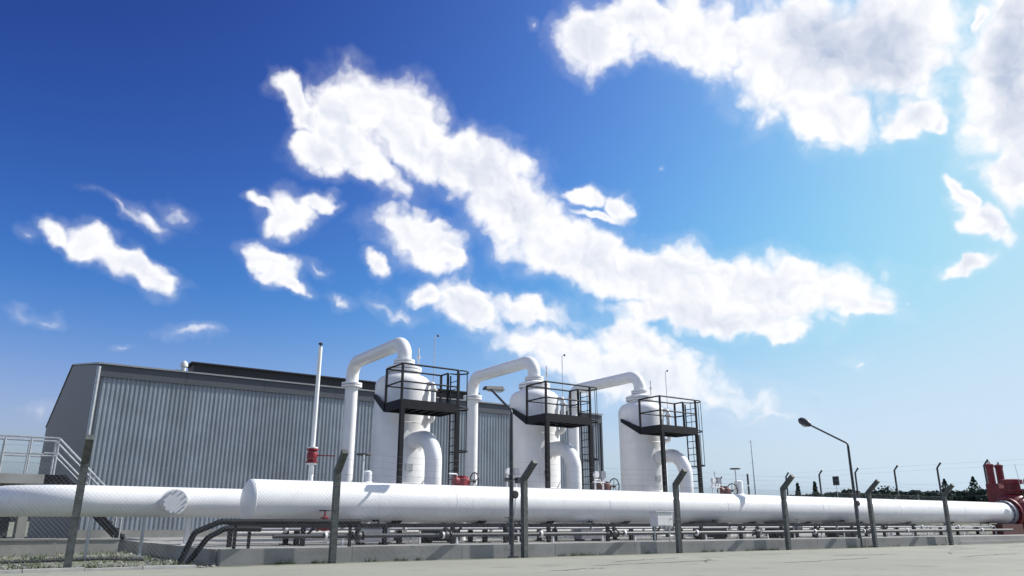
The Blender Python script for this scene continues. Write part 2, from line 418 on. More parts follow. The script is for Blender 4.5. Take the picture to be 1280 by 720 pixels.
# gravel stones and dry grass left of the pad
rs = random.Random(3)
mb = MB()
for i in range(4200):
    y = 17.25 + 20 * rs.random() ** 1.8; x = rs.uniform(-9, 4.45)
    s = rs.uniform(0.012, 0.05); q = Matrix.Rotation(rs.uniform(0, 6.28), 3, 'Z') @ Matrix.Rotation(rs.uniform(0, 6.28), 3, 'X')
    vs = [q @ Vector(v) for v in ((s,0,0),(-s,0,0),(0,s*.8,0),(0,-s*.8,0),(0,0,s*.6),(0,0,-s*.6))]
    mb.poly([(v.x + x, v.y + y, v.z + s * 0.3) for v in vs], [(0,2,4),(2,1,4),(1,3,4),(3,0,4),(2,0,5),(1,2,5),(3,1,5),(0,3,5)])
o = mb.build('gravel', STONE, smooth=0); o['kind'] = 'stuff'; o['label'] = 'loose pale gravel scattered left of the concrete pad'; o['category'] = 'gravel'
mb = MB()
for i in range(3200):
    y = 17.3 + 24 * rs.random() ** 1.5; x = rs.uniform(-10, 4.3)
    if math.sin(x * 1.7 + y) + math.sin(y * 1.3 - x * .6) < -0.25: continue
    for k in range(7):
        a = rs.uniform(0, 6.28); h = rs.uniform(.04, .15); lx, ly = math.cos(a) * h * .7, math.sin(a) * h * .7
        bx_, by_ = x + rs.uniform(-.07, .07), y + rs.uniform(-.07, .07); wv = 0.009
        mb.poly([(bx_ - wv * math.sin(a), by_ + wv * math.cos(a), 0), (bx_ + wv * math.sin(a), by_ - wv * math.cos(a), 0), (bx_ + lx, by_ + ly, h)], [(0, 1, 2)])
for i in range(260):
    x = 4.6 + 31 * rs.random(); y = 17.60 - .10 * rs.random()
    if math.sin(x * 2.3) + math.sin(x * .9 + 1) < .35: continue
    for k in range(9):
        a = rs.uniform(0, 6.28); h = rs.uniform(.03, .13); lx, ly = math.cos(a) * h * .6, -abs(math.sin(a)) * h * .5
        bx_, by_ = x + rs.uniform(-.08, .08), y + rs.uniform(-.03, .03); wv = 0.01
        mb.poly([(bx_ - wv, by_, 0), (bx_ + wv, by_, 0), (bx_ + lx, by_ + ly, h)], [(0, 1, 2)])
o = mb.build('grass', GRASS, smooth=0); o['kind'] = 'stuff'; o['label'] = 'thin dry grass among the gravel and along the pad foot'; o['category'] = 'grass'

# ================================================================== corrugated hall
BX0, BX1, BY0, BY1, EZ, AZ = 3.57, 31.5, 36.0, 63.0, 7.30, 9.50
AY = (BY0 + BY1) / 2
hall = thing('metal_hall', 'long grey corrugated metal hall with low gable roof behind the vessels', 'building', (BX0, BY0, 0))
def hb(): return MB()
off = Vector((-BX0, -BY0, 0))
def shift(m):
    m.v = [(a - BX0, b - BY0, c) for a, b, c in m.v]; return m
shift(MB().box(BX0 + .12, BX1 - .12, BY0 + .12, BY1 - .12, 0, EZ - .1)).build('wall_core', CLADUP, hall, smooth=0)
shift(MB().box(BX0 + .02, BX1 - .02, BY0 + .02, BY0 + .119, 0, 0.62)).build('base_wall', CONC, hall, smooth=0)
# front wall: ribbed sheets of three ribs each
pitch, nr = 0.18, 5
pw = pitch * nr
def sheet(width, ribs, z0, z1, depth=0.036):
    p = width / ribs; prof = []
    for k in range(ribs):
        b0 = k * p
        prof += [(b0, 0.0), (b0 + p * .34, 0.0), (b0 + p * .46, -depth), (b0 + p * .88, -depth)]
    prof.append((width, 0.0))
    m = MB(); n = len(prof)
    m.poly([(a, d, z) for z in (z0, z1) for a, d in prof], [(i, i + 1, n + i + 1, n + i) for i in range(n - 1)])
    return m
npan = int((BX1 - BX0 - 0.3) / pw)
pw = (BX1 - BX0 - 0.3) / npan
sm = sheet(pw - 0.004, nr, 0.62, 6.82).mesh('cladding_sheet', CLAD, 0)
wl = shift(MB().box(BX0 + .1, BX1 - .1, BY0 + .105, BY0 + .118, .63, 6.78)).build('front_wall', CLAD, hall, smooth=0)
for i in range(npan):
    inst('cladding_sheet', sm, wl, (0.15 + i * pw, 0.06 + rnd.uniform(-.004, .004), 0))
# plain fascia sheets above
fw_, i = 3.49, 0
while i < 8:
    x0 = BX0 + i * fw_
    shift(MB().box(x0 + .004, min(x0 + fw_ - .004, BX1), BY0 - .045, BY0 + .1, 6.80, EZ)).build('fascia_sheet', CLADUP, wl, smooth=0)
    i += 1
# gable ends
for gx, nm in ((BX0, 'gable_wall'), (BX1, 'gable_wall')):
    s_ = 1 if gx == BX0 else -1
    g = MB()
    g.poly([(gx + s_*d, yy, zz) for d in (0, .11) for yy, zz in ((BY0 - .04, 0), (BY1, 0), (BY1, EZ), (AY, AZ), (BY0 - .04, EZ))],
           [(0,1,2,3,4), (9,8,7,6,5), (0,5,6,1), (1,6,7,2), (2,7,8,3), (3,8,9,4), (4,9,5,0)])
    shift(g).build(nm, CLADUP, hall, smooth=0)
rf = MB()
for sgn in (0, 1):
    ye = BY0 - .12 if sgn == 0 else BY1 + .12
    vs = [(BX0 - .06, ye, EZ + .01), (BX1 + .06, ye, EZ + .01), (BX1 + .06, AY, AZ + .02), (BX0 - .06, AY, AZ + .02)]
    vs += [(a, b, c + .07) for a, b, c in vs]
    rf.poly(vs, [(0,1,2,3), (7,6,5,4), (0,4,5,1), (1,5,6,2), (2,6,7,3), (3,7,4,0)])
roof = shift(rf).build('roof', ROOF, hall, smooth=0)
shift(MB().box(9.9, 30.2, AY - .8, AY + .8, AZ - .1, AZ + .72)).build('ridge_vent', DARK, roof, smooth=0)
shift(MB().box(9.7, 30.4, AY - 1.0, AY + 1.0, AZ + .722, AZ + .80)).build('ridge_vent_cap', DARK, roof, smooth=0)
shift(MB().tube([(BX0 - .02, BY0 - .12, EZ - .1), (BX0 - .02, BY0 - .12, 0.05)], 0.075, 12)).build('downpipe', GALV, hall)
dm = MB(); dm.lathe([(.10, 0), (.10, .18), (.16, .2), (.16, .3), (.12, .4), (.05, .46)], (6.9, BY0 - .02, EZ + .08)); dm.bar((6.9, BY0 - .02, EZ + .1), (6.55, BY0 - .02, EZ + .1), .04, .04)
shift(dm).build('roof_beacon', PALE, roof)

# ================================================================== big header pipe in front
PZ = 0.318                      # top of the pad
HY, HZ, HR = 20.7, 1.43, 0.545
hd = thing('header_pipe', 'big white horizontal header pipe running along the whole front of the plant', 'pipe', (5.98, HY, PZ))
def rel(m, o):
    m.v = [(a - o[0], b - o[1], c - o[2]) for a, b, c in m.v]; return m
HO = (5.98, HY, PZ)
rel(MB().tube([(5.98, HY, HZ)] + [(5.98 + k * 4.14, HY, HZ) for k in range(1, 10)] + [(47.3, HY, HZ)], HR, 64, caps=False), HO).build('pipe_shell', WHITE, hd)
cap = [(HR, 0), (HR * .985, .035), (HR * .93, .075), (HR * .8, .12), (HR * .6, .155), (HR * .35, .178), (0.01, .19)]
rel(MB().lathe(cap, (5.98, HY, HZ), (-1, 0, 0), 64), HO).build('end_cap', WHITE, hd, smooth=60)
for x in (5.99, 11.9, 17.9, 23.9, 29.9, 35.9, 41.9):
    rel(MB().lathe([(HR - .01, -.022), (HR + .005, -.008), (HR + .007, 0), (HR + .005, .008), (HR - .01, .022)], (x, HY, HZ), (1, 0, 0), 64), HO).build('weld_seam', WHITE, hd)
for x0, nm in ((47.12, 'end_flange'), (47.30, 'end_flange')):
    fl = rel(MB().lathe([(HR - .02, 0), (HR + .12, 0), (HR + .12, .13), (HR - .02, .13)], (x0, HY, HZ), (1, 0, 0), 48), HO).build(nm, GREYBOX, hd)
bolt = MB().lathe([(.025, 0), (.025, .44)], (0, 0, 0), (1, 0, 0), 6).mesh('flange_bolt', STEEL, 0)
for k in range(16):
    a = 2 * math.pi * (k + .5) / 16
    inst('flange_bolt', bolt, hd, (47.06 - HO[0], (HR + .065) * math.cos(a), HZ - PZ + (HR + .065) * math.sin(a)))
# saddle frames under it, one built and copied
sd = thing('saddle_support', 'dark steel saddle frame under the header pipe, next to its left end cap', 'pipe support', (7.15, HY, PZ), 'saddle frames carrying the header pipe')
for s in (-1, 1):
    MB().box(-.06, .06, s*.42 - .06, s*.42 + .06, 0, .36).build('leg', STEEL, sd, smooth=0)
    MB().box(-.13, .13, s*.42 - .13, s*.42 + .13, 0.001, .025).build('base_plate', STEEL, sd, smooth=0)
MB().box(-.08, .08, -.62, .62, .361, .47).build('cross_beam', STEEL, sd, smooth=0)
sm_ = MB(); n = 14; vs = []
for k in range(n + 1):
    a = math.pi * (1.5 + (k / n - .5) * .30)
    for xx in (-.15, .15):
        for rr in (HR + .004, HR + .03):
            vs.append((xx, rr * math.cos(a), HZ - PZ + rr * math.sin(a)))
fs = []
for k in range(n):
    b = 4 * k; fs += [(b, b+4, b+6, b+2), (b+1, b+3, b+7, b+5), (b, b+1, b+5, b+4), (b+2, b+6, b+7, b+3)]
sm_.poly(vs, fs)
for s in (-1, 1): sm_.box(-.02, .02, s*.2 - .012, s*.2 + .012, .471, .575)
sm_.build('saddle', STEEL, sd)
SAD = [(10.1, 'third post'), (12.95, ''), (15.6, ''), (18.9, ''), (22.2, ''), (25.6, ''), (29.2, ''), (33.0, ''), (37.0, ''), (41.0, ''), (44.8, '')]
words = ['second', 'third', 'fourth', 'fifth', 'sixth', 'seventh', 'eighth', 'ninth', 'tenth', 'eleventh', 'twelfth']
for (x, _), wd in zip(SAD, words):
    again(sd, (x, HY, PZ), 'dark steel saddle frame under the header pipe, %s from its left end cap' % wd)

# dark rack in front of the saddles with thin service pipes
rk = thing('pipe_rack', 'low dark steel rack with long beam below the header pipe', 'pipe rack', (5.2, 19.55, PZ))
MB().box(0, 30.6, -.05, .05, .44, .55).build('beam', STEEL, rk, smooth=0)
pm = MB().box(-.05, .05, -.05, .05, 0, .439).mesh('post', STEEL, 0)
bm_ = MB().bar((0, 0, .22), (.24, 0, .43), .05, .05).mesh('brace', STEEL, 0)
for k, x in enumerate([.06, 1.85, 4.1, 6.2, 8.0, 9.6, 12.0, 14.1, 16.4, 18.5, 20.9, 23.1, 25.6, 28.0, 30.4]):
    inst('post', pm, rk, (x, 0, 0))
    if k % 2: inst('brace', bm_, rk, (x + .04, 0, 0))
for nm, y, z, r, x0, x1, lab in (('service_pipe', 19.25, .56, .055, 6.2, 44.5, 'thin dark service pipe lowest along the front of the dark rack'),
                               ('service_pipe', 19.95, .72, .04, 5.4, 45.5, 'thin grey service pipe running just behind the dark rack beam'),
                               ('service_pipe', 21.7, .62, .09, 6.0, 46.0, 'thick white service pipe on the pad behind the saddle frames')):
    sp_ = thing(nm, lab, 'pipe', (x0, y, PZ)); sm2 = WHITE2 if y > 21 else (LAMPG if y < 19.5 else GREYBOX)
    MB().tube([(0, 0, z - PZ), (x1 - x0, 0, z - PZ)], r, 14).build('pipe_run', sm2, sp_)
    fm = MB().lathe([(r, 0), (r + .045, 0), (r + .045, .03), (r, .03)], (0, 0, 0), (1, 0, 0), 16).mesh('flange', WHITE2)
    stm = MB().box(-.025, .025, -.025, .025, 0, z - PZ - r).mesh('stand', WHITE2, 0)
    k = 1.3
    while k < x1 - x0:
        inst('flange', fm, sp_, (k, 0, z - PZ)); inst('flange', fm, sp_, (k + .034, 0, z - PZ)); inst('stand', stm, sp_, (k + .5, 0, 0)); k += 3.37
# small valves along the service pipes
def small_valve(x, y, z, label, m, wheel=IRON, s=1.0):
    t = thing('small_valve', label, 'valve', (x, y, z), 'small valves below the header pipe')
    MB().lathe([(.06, -.16), (.11, -.16), (.11, -.13), (.07, -.12), (.10, -.05), (.11, 0), (.10, .05), (.07, .12), (.11, .13), (.11, .16), (.06, .16)], (0, 0, 0), (1, 0, 0), 18).build('body', m, t)
    MB().lathe([(.06, .08), (.06, .14), (.085, .15), (.085, .18), (.03, .2), (.018, .21), (.018, .32)], (0, 0, 0), (0, 0, 1), 14).build('bonnet', m, t)
    wl_ = MB().ring((0, 0, .31), (0, 0, 1), .12, .014, 18, 6)
    for a in range(3): wl_.tube([(0, 0, .31), (.12 * math.cos(a*2.094), .12 * math.sin(a*2.094), .31)], .009, 5)
    wl_.build('handwheel', wheel, t)
    t.scale = (s, s, s)
    return t
small_valve(7.75, 19.95, .80, 'dark red valve body hanging between header pipe and rack near second post', RED, IRON, 1.25)
vx_ = [(8.4, 19.25, 'first'), (11.0, 19.25, 'second'), (13.6, 19.95, 'third'), (17.2, 19.25, 'fourth'), (20.4, 19.95, 'fifth'), (24.3, 19.25, 'sixth'), (27.7, 19.95, 'seventh'), (31.4, 19.25, 'eighth')]
for x, y, wd in vx_:
    small_valve(x, y, .56 if y < 19.5 else .72, 'small %s valve below the header pipe, %s counted from the left' % ('dark' if y < 19.5 else 'grey', wd), IRON if y < 19.5 else GREYBOX)
# grey equipment boxes and dark pump blocks standing under the pipe
def skid(x, y, w_, d_, h, label, m):
    t = thing('equipment_box', label, 'equipment box', (x, y, PZ))
    MB().box(-w_/2, w_/2, -d_/2, d_/2, .06, h).build('housing', m, t, smooth=0)
    MB().box(-w_/2 - .03, w_/2 + .03, -d_/2 - .03, d_/2 + .03, h + .002, h + .03).build('lid', m, t, smooth=0)
    for s in (-1, 1): MB().box(s*w_*.4 - .04, s*w_*.4 + .04, -d_/2 - .02, d_/2 + .02, 0, .058).build('skid_foot', STEEL, t, smooth=0)
    MB().tube([(w_*.2, 0, h + .03), (w_*.2, 0, h + .12), (w_*.2, d_*.9, h + .12)], .03, 8).build('conduit', STEEL, t)
skid(9.15, 20.0, .85, .4, .50, 'blue grey equipment box under the header pipe by the lamp shadow', GREYBOX)
skid(11.75, 20.9, 1.1, .5, .52, 'dark equipment box under the header pipe left of the lamp post', STEEL)
skid(14.3, 20.6, .6, .4, .50, 'dark equipment box under the header pipe just right of the lamp post', STEEL)
skid(17.0, 20.3, .9, .4, .48, 'blue grey equipment box under the header pipe left of the white cabinet', GREYBOX)
skid(22.9, 20.3, 1.3, .5, .55, 'dark equipment box under the header pipe right of the white cabinet', STEEL)
skid(27.1, 20.3, 1.4, .5, .55, 'dark equipment box under the header pipe left of the curved lamp post', STEEL)
skid(31.0, 20.2, 1.6, .5, .55, 'dark equipment box under the header pipe right of the curved lamp post', STEEL)
# dark drain hoses bending off the rack down to the gravel
for pts, lab in (([(7.9, 18.0, .90), (4.62, 18.0, .90), (4.10, 18.0, .68), (3.85, 18.0, .02)], 'upper of two dark bent drain pipes leaving the rack over the pad edge'),
                 ([(5.6, 18.3, .74), (4.80, 18.3, .75), (4.45, 18.3, .56), (4.08, 18.3, .02)], 'lower of two dark bent drain pipes leaving the rack over the pad edge')):
    t = thing('drain_pipe', lab, 'pipe', (pts[-1][0], pts[-1][1], 0), 'dark drain pipes')
    rel(MB().tube(paths_fillet(pts, .18, 6), .062, 14), (pts[-1][0], pts[-1][1], 0)).build('pipe_run', STEEL, t)
    x = pts[0][0] - .25
    for xx in ((x, 4.95) if pts[0][2] > .8 else (x,)):
        MB().box(xx - pts[-1][0] - .03, xx - pts[-1][0] + .03, -.03, .03, PZ, pts[0][2] - .06).build('stand', STEEL, t, smooth=0)

# ================================================================== second pipe behind
SY, SZ, SR = 22.6, 1.41, 0.385
s2 = thing('rear_pipe', 'white pipe behind the header pipe with round blind flange, bending away at left', 'pipe', (4.3, SY, PZ))
SO = (4.3, SY, PZ)
rel(MB().tube(paths_fillet([(0.62, 30, SZ), (0.62, SY, SZ), (44, SY, SZ)], 2.1, 20), SR, 48), SO).build('pipe_shell', WHITE, s2)
st = rel(MB().lathe([(.27, .3), (.27, .50), (.33, .501), (.33, .57), (.29, .571), (.29, .64), (.25, .645)], (4.42, SY, SZ), (0, -1, 0), 36), SO).build('branch_stub', WHITE, s2)
rel(MB().lathe([(.30, 0), (.30, .04)], (4.42, SY - .646, SZ), (0, -1, 0), 36), SO).build('blind_flange', PALE, s2)
b2 = MB().lathe([(.02, 0), (.02, .025)], (0, 0, 0), (0, -1, 0), 6).mesh('flange_bolt', GALV, 0)
for k in range(12):
    a = 2 * math.pi * k / 12
    inst('flange_bolt', b2, st, (4.42 - SO[0] + .262 * math.cos(a), -.687, SZ - PZ + .262 * math.sin(a)))
for x in (2.6, 3.85, 4.95, 9, 14, 19, 24, 29, 34, 39):
    if x < 4.6:
        rel(MB().box(x - .035, x + .035, SY - .035, SY + .035, 0.0, SZ - SR + .01).box(x - .16, x + .16, SY - .16, SY + .16, 0.0, .06), SO).build('support_post', GALV, s2, smooth=0)
    else:
        rel(MB().box(x - .06, x + .06, SY - .06, SY + .06, PZ, SZ - SR + .01).box(x - .16, x + .16, SY - .16, SY + .16, PZ + .001, PZ + .03), SO).build('support_post', WHITE2, s2, smooth=0)
# low concrete blocks and cable at the left foot of the rear pipe
for x, y, sx_, sy_, h, lab in ((1.35, 25.5, 1.6, .5, .42, 'low concrete block on the gravel beneath the rear pipe'), (-.55, 22.4, 1.2, .7, .75, 'pale concrete plinth under the bend of the rear pipe'), (2.9, 27.5, 2.2, .5, .38, 'long low concrete block on the gravel before the hall')):
    t = thing('concrete_block', lab, 'block', (x, y, 0))
    MB().box(-sx_/2, sx_/2, -sy_/2, sy_/2, -.05, h).build('block_body', CONC, t, smooth=0)
    MB().box(-sx_/2 - .03, sx_/2 + .03, -sy_/2 - .03, sy_/2 + .03, h + .002, h + .05).build('cap_slab', CONC, t, smooth=0)
hz = MB().tube([(-9 + k * .9, 20.6 + .06 * math.sin(k * 1.3), .07 + .02 * math.sin(k * 2.1)) for k in range(15)], .03, 8)
tag(hz.build('ground_cable', RUBBER), 'thin black cable lying across the gravel left of the pad', 'cable')

# ================================================================== filter vessels
VX, VY = [13.45, 19.9, 26.35], 27.2
names = ['left', 'middle', 'right']
def make_vessel():
    t = thing('filter_vessel', 'tall white filter vessel at left with gooseneck pipe over its top', 'vessel', (VX[0], VY, PZ), 'white filter vessels')
    Z = lambda a: a - PZ
    r = 1.1
    prof = [(r + .06, 0), (r + .06, .04), (r, .041), (r, Z(6.05)), (r * .985, Z(6.17)), (r * .93, Z(6.29)), (r * .82, Z(6.40)), (r * .66, Z(6.48)), (.62, Z(6.50))]
    sh = MB().lathe(prof, seg=64).build('shell', WHITE, t, smooth=50)
    MB().lathe([(r + .001, -.015), (r + .012, 0), (r + .001, .015)], (0, 0, Z(2.3)), seg=64).build('weld_seam', WHITE, sh)
    MB().lathe([(r + .001, -.015), (r + .012, 0), (r + .001, .015)], (0, 0, Z(4.55)), seg=64).build('weld_seam', WHITE, sh)
    nk = MB().lathe([(.56, Z(6.40)), (.56, Z(6.62)), (.70, Z(6.621)), (.70, Z(6.70)), (.58, Z(6.701)), (.58, Z(6.73)), (.70, Z(6.731)), (.70, Z(6.81)), (.52, Z(6.87)), (.40, Z(6.95)), (.36, Z(6.98))], seg=48).build('neck_flange', WHITE, t)
    MB().lathe([(.29, Z(6.97)), (.42, Z(6.971)), (.42, Z(7.04)), (.31, Z(7.041)), (.31, Z(7.06)), (.42, Z(7.061)), (.42, Z(7.13)), (.29, Z(7.131))], seg=40).build('top_flange', WHITE, t)
    bme = MB().lathe([(.022, 0), (.022, .24)], seg=6).mesh('flange_bolt', GALV, 0)
    for k in range(16):
        a = 2 * math.pi * k / 16; inst('flange_bolt', bme, nk, (.64 * math.cos(a), .64 * math.sin(a), Z(6.60)))
    ip = MB().tube(paths_fillet([(0, 0, Z(7.10)), (0, 0, Z(7.90)), (0, 5.25, Z(7.90)), (0, 5.25, 0)], .62, 14), .285, 36).build('gooseneck_pipe', WHITE, t)
    MB().lathe([(.28, Z(6.78)), (.46, Z(6.781)), (.46, Z(6.86)), (.30, Z(6.861)), (.30, Z(6.89)), (.46, Z(6.891)), (.46, Z(6.98)), (.36, Z(7.0)), (.28, Z(7.03))], (0, 5.25, 0), seg=36).build('riser_flange', WHITE, ip)
    op = MB().tube(paths_fillet([(0, -1.0, Z(3.86)), (0, -2.66, Z(3.86)), (0, -2.66, 0)], .90, 16), .305, 40).build('outlet_elbow', WHITE, t)
    MB().lathe([(.47, -.12), (.47, .03), (.32, .05)], (0, -1.04, Z(3.86)), (0, -1, 0), 36).build('reinforcing_pad', WHITE, op)
    MB().lathe([(.30, .7), (.50, .701), (.50, .78), (.36, .781), (.36, .80), (.50, .801), (.50, .88), (.30, .881)], (0, -2.66, 0), seg=36).build('outlet_flange', WHITE, op)
    # level column beside the shell, with a slim lightning rod
    lc = MB().tube(paths_fillet([(.55, -.75, Z(6.12)), (.80, -1.02, Z(6.12)), (.80, -1.02, Z(4.66)), (.55, -.75, Z(4.66))], .13, 5), .10, 18)
    lc.lathe([(.09, 0), (.16, .001), (.16, .05), (.09, .051)], (.80, -1.02, Z(5.85)), seg=18).lathe([(.09, 0), (.16, .001), (.16, .05), (.09, .051)], (.80, -1.02, Z(4.9)), seg=18)
    lco = lc.build('level_column', WHITE, t)
    MB().tube([(.80, -1.02, Z(6.1)), (.80, -1.02, Z(8.02)), (.94, -1.02, Z(8.06))], .017, 8).build('lightning_rod', PALE, lco)
    MB().lathe([(.01, 0), (.045, .02), (.05, .05), (.03, .09)], (.94, -1.02, Z(8.02)), seg=10).build('rod_tip', IRON, lco)
    MB().tube(paths_fillet([(.30, -.2, Z(6.8)), (.50, -.25, Z(6.95)), (.50, -.25, Z(7.65))], .06, 3), .03, 10).lathe([(.03, 0), (.07, .01), (.07, .12), (.03, .13)], (.50, -.25, Z(7.2)), seg=12).build('vent_valve', PALE, t)
    MB().box(-.30, -.02, -1.125, -1.08, Z(2.75), Z(3.0)).build('name_plate', GALV, t, smooth=0)
    mw = MB().lathe([(.3, -.2), (.3, .12), (.38, .121), (.38, .2), (.05, .24)], (-.55, -.95, Z(1.9)), (-.5, -.86, 0), 28).build('manway', WHITE2, t)
    return t
v0 = make_vessel()
again(v0, (VX[1], VY, PZ), 'tall white filter vessel in the middle behind the lamp with gooseneck over its top')
again(v0, (VX[2], VY, PZ), 'tall white filter vessel at right, standing clear of the hall against clouds')

def make_platform():
    t = thing('access_platform', 'black steel access platform with caged ladder at the left vessel', 'platform', (VX[0], 24.45, PZ), 'black access platforms')
    Z = lambda a: a - PZ
    x0, x1, y0, y1 = -1.45, .92, -.05, 1.32
    dk = MB().box(x0, x1, y0, y1, Z(4.98), Z(5.02)).build('deck', STEEL, t, smooth=0)
    for k in range(6):
        xx = x0 + .2 + k * (x1 - x0 - .4) / 5
        MB().box(xx - .03, xx + .03, y0 + .051, y1 - .051, Z(4.84), Z(4.979)).build('joist', STEEL, dk, smooth=0)
    for a, b, c, d in ((x0 - .001, x1 + .001, y0 - .001, y0 + .05), (x0 - .001, x1 + .001, y1 - .05, y1 + .001)):
        MB().box(a, b, c, d, Z(4.78), Z(5.10)).build('edge_beam', STEEL, t, smooth=0)
    for a, b in ((x0 - .003, x0 + .05), (x1 - .05, x1 + .003)):
        MB().box(a, b, y0 + .052, y1 - .052, Z(4.78), Z(5.10)).build('edge_beam', STEEL, t, smooth=0)
    for xx in (x0 + .08, x1 - .03):
        c = MB().box(xx - .075, xx + .075, -.075, .075, .021, Z(4.78)).build('column', STEEL, t, smooth=0)
        MB().box(xx - .16, xx + .16, -.16, .16, 0, .02).build('base_plate', STEEL, c, smooth=0)
    zt, zm = Z(6.38), Z(5.74)
    P = {'bl': (x0 + .03, y1 - .03), 'fl': (x0 + .03, y0 + .03), 'fr': (x1 - .03, y0 + .03), 'br': (x1 - .03, y1 - .03), 'lad': (x1 - .03, y0 + .80)}
    for k in P:
        px, py = P[k]; MB().box(px - .037, px + .037, py - .037, py + .037, Z(5.021), zt).build('rail_post', STEEL, t, smooth=0)
    def rail(ks, z, nm, r):
        MB().tube([(P[k][0], P[k][1], z) for k in ks], r, 8).build(nm, STEEL, t)
    rail(['lad', 'br'], zt, 'top_rail', .034); rail(['br', 'bl'], zt, 'top_rail', .034); rail(['bl', 'fl'], zt, 'top_rail', .034); rail(['fl', 'fr'], zt, 'top_rail', .034)
    rail(['lad', 'br'], zm, 'mid_rail', .030); rail(['br', 'bl'], zm, 'mid_rail', .030); rail(['bl', 'fl'], zm, 'mid_rail', .030); rail(['fl', 'fr'], zm, 'mid_rail', .030)
    # ladder on the right end
    ld = thing('ladder', '', '', (0, 0, 0)); del ld['label']; del ld['category']; ld.parent = t
    lx, ya, yb = x1 + .06, .06, .70
    for yy in (ya, yb): MB().box(lx - .02, lx + .02, yy - .024, yy + .024, 0, zt - .1).build('stile', STEEL, ld, smooth=0)
    rm = MB().tube([(lx, ya, 0), (lx, yb, 0)], .016, 6).mesh('rung', STEEL)
    for k in range(19): inst('rung', rm, ld, (0, 0, .3 + k * .3))
    cg = thing('cage', '', '', (0, 0, 0)); del cg['label']; del cg['category']; cg.parent = t
    yc, rr = (ya + yb) / 2, .40
    hoop = []
    for k in range(15):
        a = math.pi * (k / 14 - .5); hoop.append((lx + .10 + rr * 1.15 * math.cos(a), yc + rr * math.sin(a)))
    hoop = [(lx, ya - .06)] + hoop + [(lx, yb + .06)]
    for z in (zt, Z(4.98), Z(3.42)):
        h = MB()
        vs = [(a, b, z + d) for d in (-.025, .025) for a, b in hoop]; nn = len(hoop)
        inn = [(lx + (a - lx) * .965, yc + (b - yc) * .965, c) for a, b, c in vs]
        h.poly(vs + inn, [(i, i+1, nn+i+1, nn+i) for i in range(nn-1)] + [(2*nn+i, 3*nn+i, 3*nn+i+1, 2*nn+i+1) for i in range(nn-1)] + [(nn+i, nn+i+1, 3*nn+i+1, 3*nn+i) for i in range(nn-1)] + [(i, 2*nn+i, 2*nn+i+1, i+1) for i in range(nn-1)])
        h.build('hoop', STEEL, cg, smooth=0)
    for k in (4, 8, 12):
        a, b = hoop[k]; MB().box(a - .03, a - .018, b - .013, b + .013, Z(3.42), zt).build('cage_bar', STEEL, cg, smooth=0)
    # tapered bracket reaching up to the shell
    A = Vector((x0 + .02, y1 - .02, Z(4.78))); B = Vector((-1.16, 2.85, Z(5.52)))
    sd_ = Vector((.05, 0, 0))
    MB().poly([A - sd_, A + sd_, A + sd_ + Vector((0, 0, .34)), A - sd_ + Vector((0, 0, .34)), B - sd_, B + sd_, B + sd_ + Vector((0, 0, .16)), B - sd_ + Vector((0, 0, .16))],
              [(0,1,2,3), (4,7,6,5), (0,4,5,1), (1,5,6,2), (2,6,7,3), (3,7,4,0)]).build('shell_bracket', STEEL, t, smooth=0)
    return t
p0 = make_platform()
again(p0, (VX[1] - .03, 24.45, PZ), 'black steel access platform with caged ladder at the middle vessel')
again(p0, (VX[2] - .06, 24.45, PZ), 'black steel access platform with caged ladder at the right vessel')

# gear operated valves peeping over the header pipe
def make_gear(m):
    t = thing('gear_valve', '', 'valve', (0, 0, PZ), 'gear operated valves behind the header pipe')
    MB().lathe([(.18, 0), (.18, 1.75), (.26, 1.751), (.26, 1.83), (.12, 1.9), (.10, 2.0)], seg=24).build('valve_body', WHITE2, t)
    g = MB().lathe([(.20, -.20), (.23, -.17), (.23, .10), (.19, .13), (.19, .2)], (0, 0, 2.10), (0, 0, 1), 24)
    g.lathe([(.17, -.42), (.19, -.40), (.19, .16), (.12, .22)], (.08, 0, 2.09), (1, 0, 0), 20)
    gb = g.build('gearbox', m, t)
    MB().lathe([(.03, 0), (.03, .36)], (.28, 0, 2.12), (1, 0, 0), 10).build('wheel_shaft', IRON, t)
    w_ = MB().ring((.56, 0, 2.12), (1, 0, 0), .32, .024, 32, 8)
    for k in range(5):
        a = k * 2 * math.pi / 5 + .3; w_.tube([(.56, 0, 2.12), (.56, .32 * math.cos(a), 2.12 + .32 * math.sin(a))], .014, 6)
    w_.lathe([(.06, -.04), (.06, .04)], (.56, 0, 2.12), (1, 0, 0), 12)
    w_.build('handwheel', IRON, t)
    MB().tube(paths_fillet([(-.2, 0, 2.2), (-.2, 0, 2.36), (-.55, 0, 2.36)], .06, 3), .03, 8).build('sense_line', WHITE2, t)
    return t
g0 = make_gear(RED); g0.scale = (.93, .93, .93); g0.location = (14.05, 23.55, PZ); g0['label'] = 'bright red geared valve with black handwheel right of the left vessel outlet'
g1 = make_gear(BROWNRED); g1.scale = (.93, .93, .93); g1.location = (20.62, 23.55, PZ); g1['label'] = 'dusty dark red geared valve with black handwheel right of the middle vessel outlet'
g2 = make_gear(BROWNRED); g2.scale = (.93, .93, .93); g2.location = (27.70, 23.55, PZ); g2['label'] = 'dark brown geared valve with black handwheel right of the right vessel ladder'
MB().tube(paths_fillet([(-.22, 0, 2.25), (-.22, 0, 2.62), (-.12, 0, 2.75)], .1, 4), .03, 8).build('bent_lever', IRON, g2)

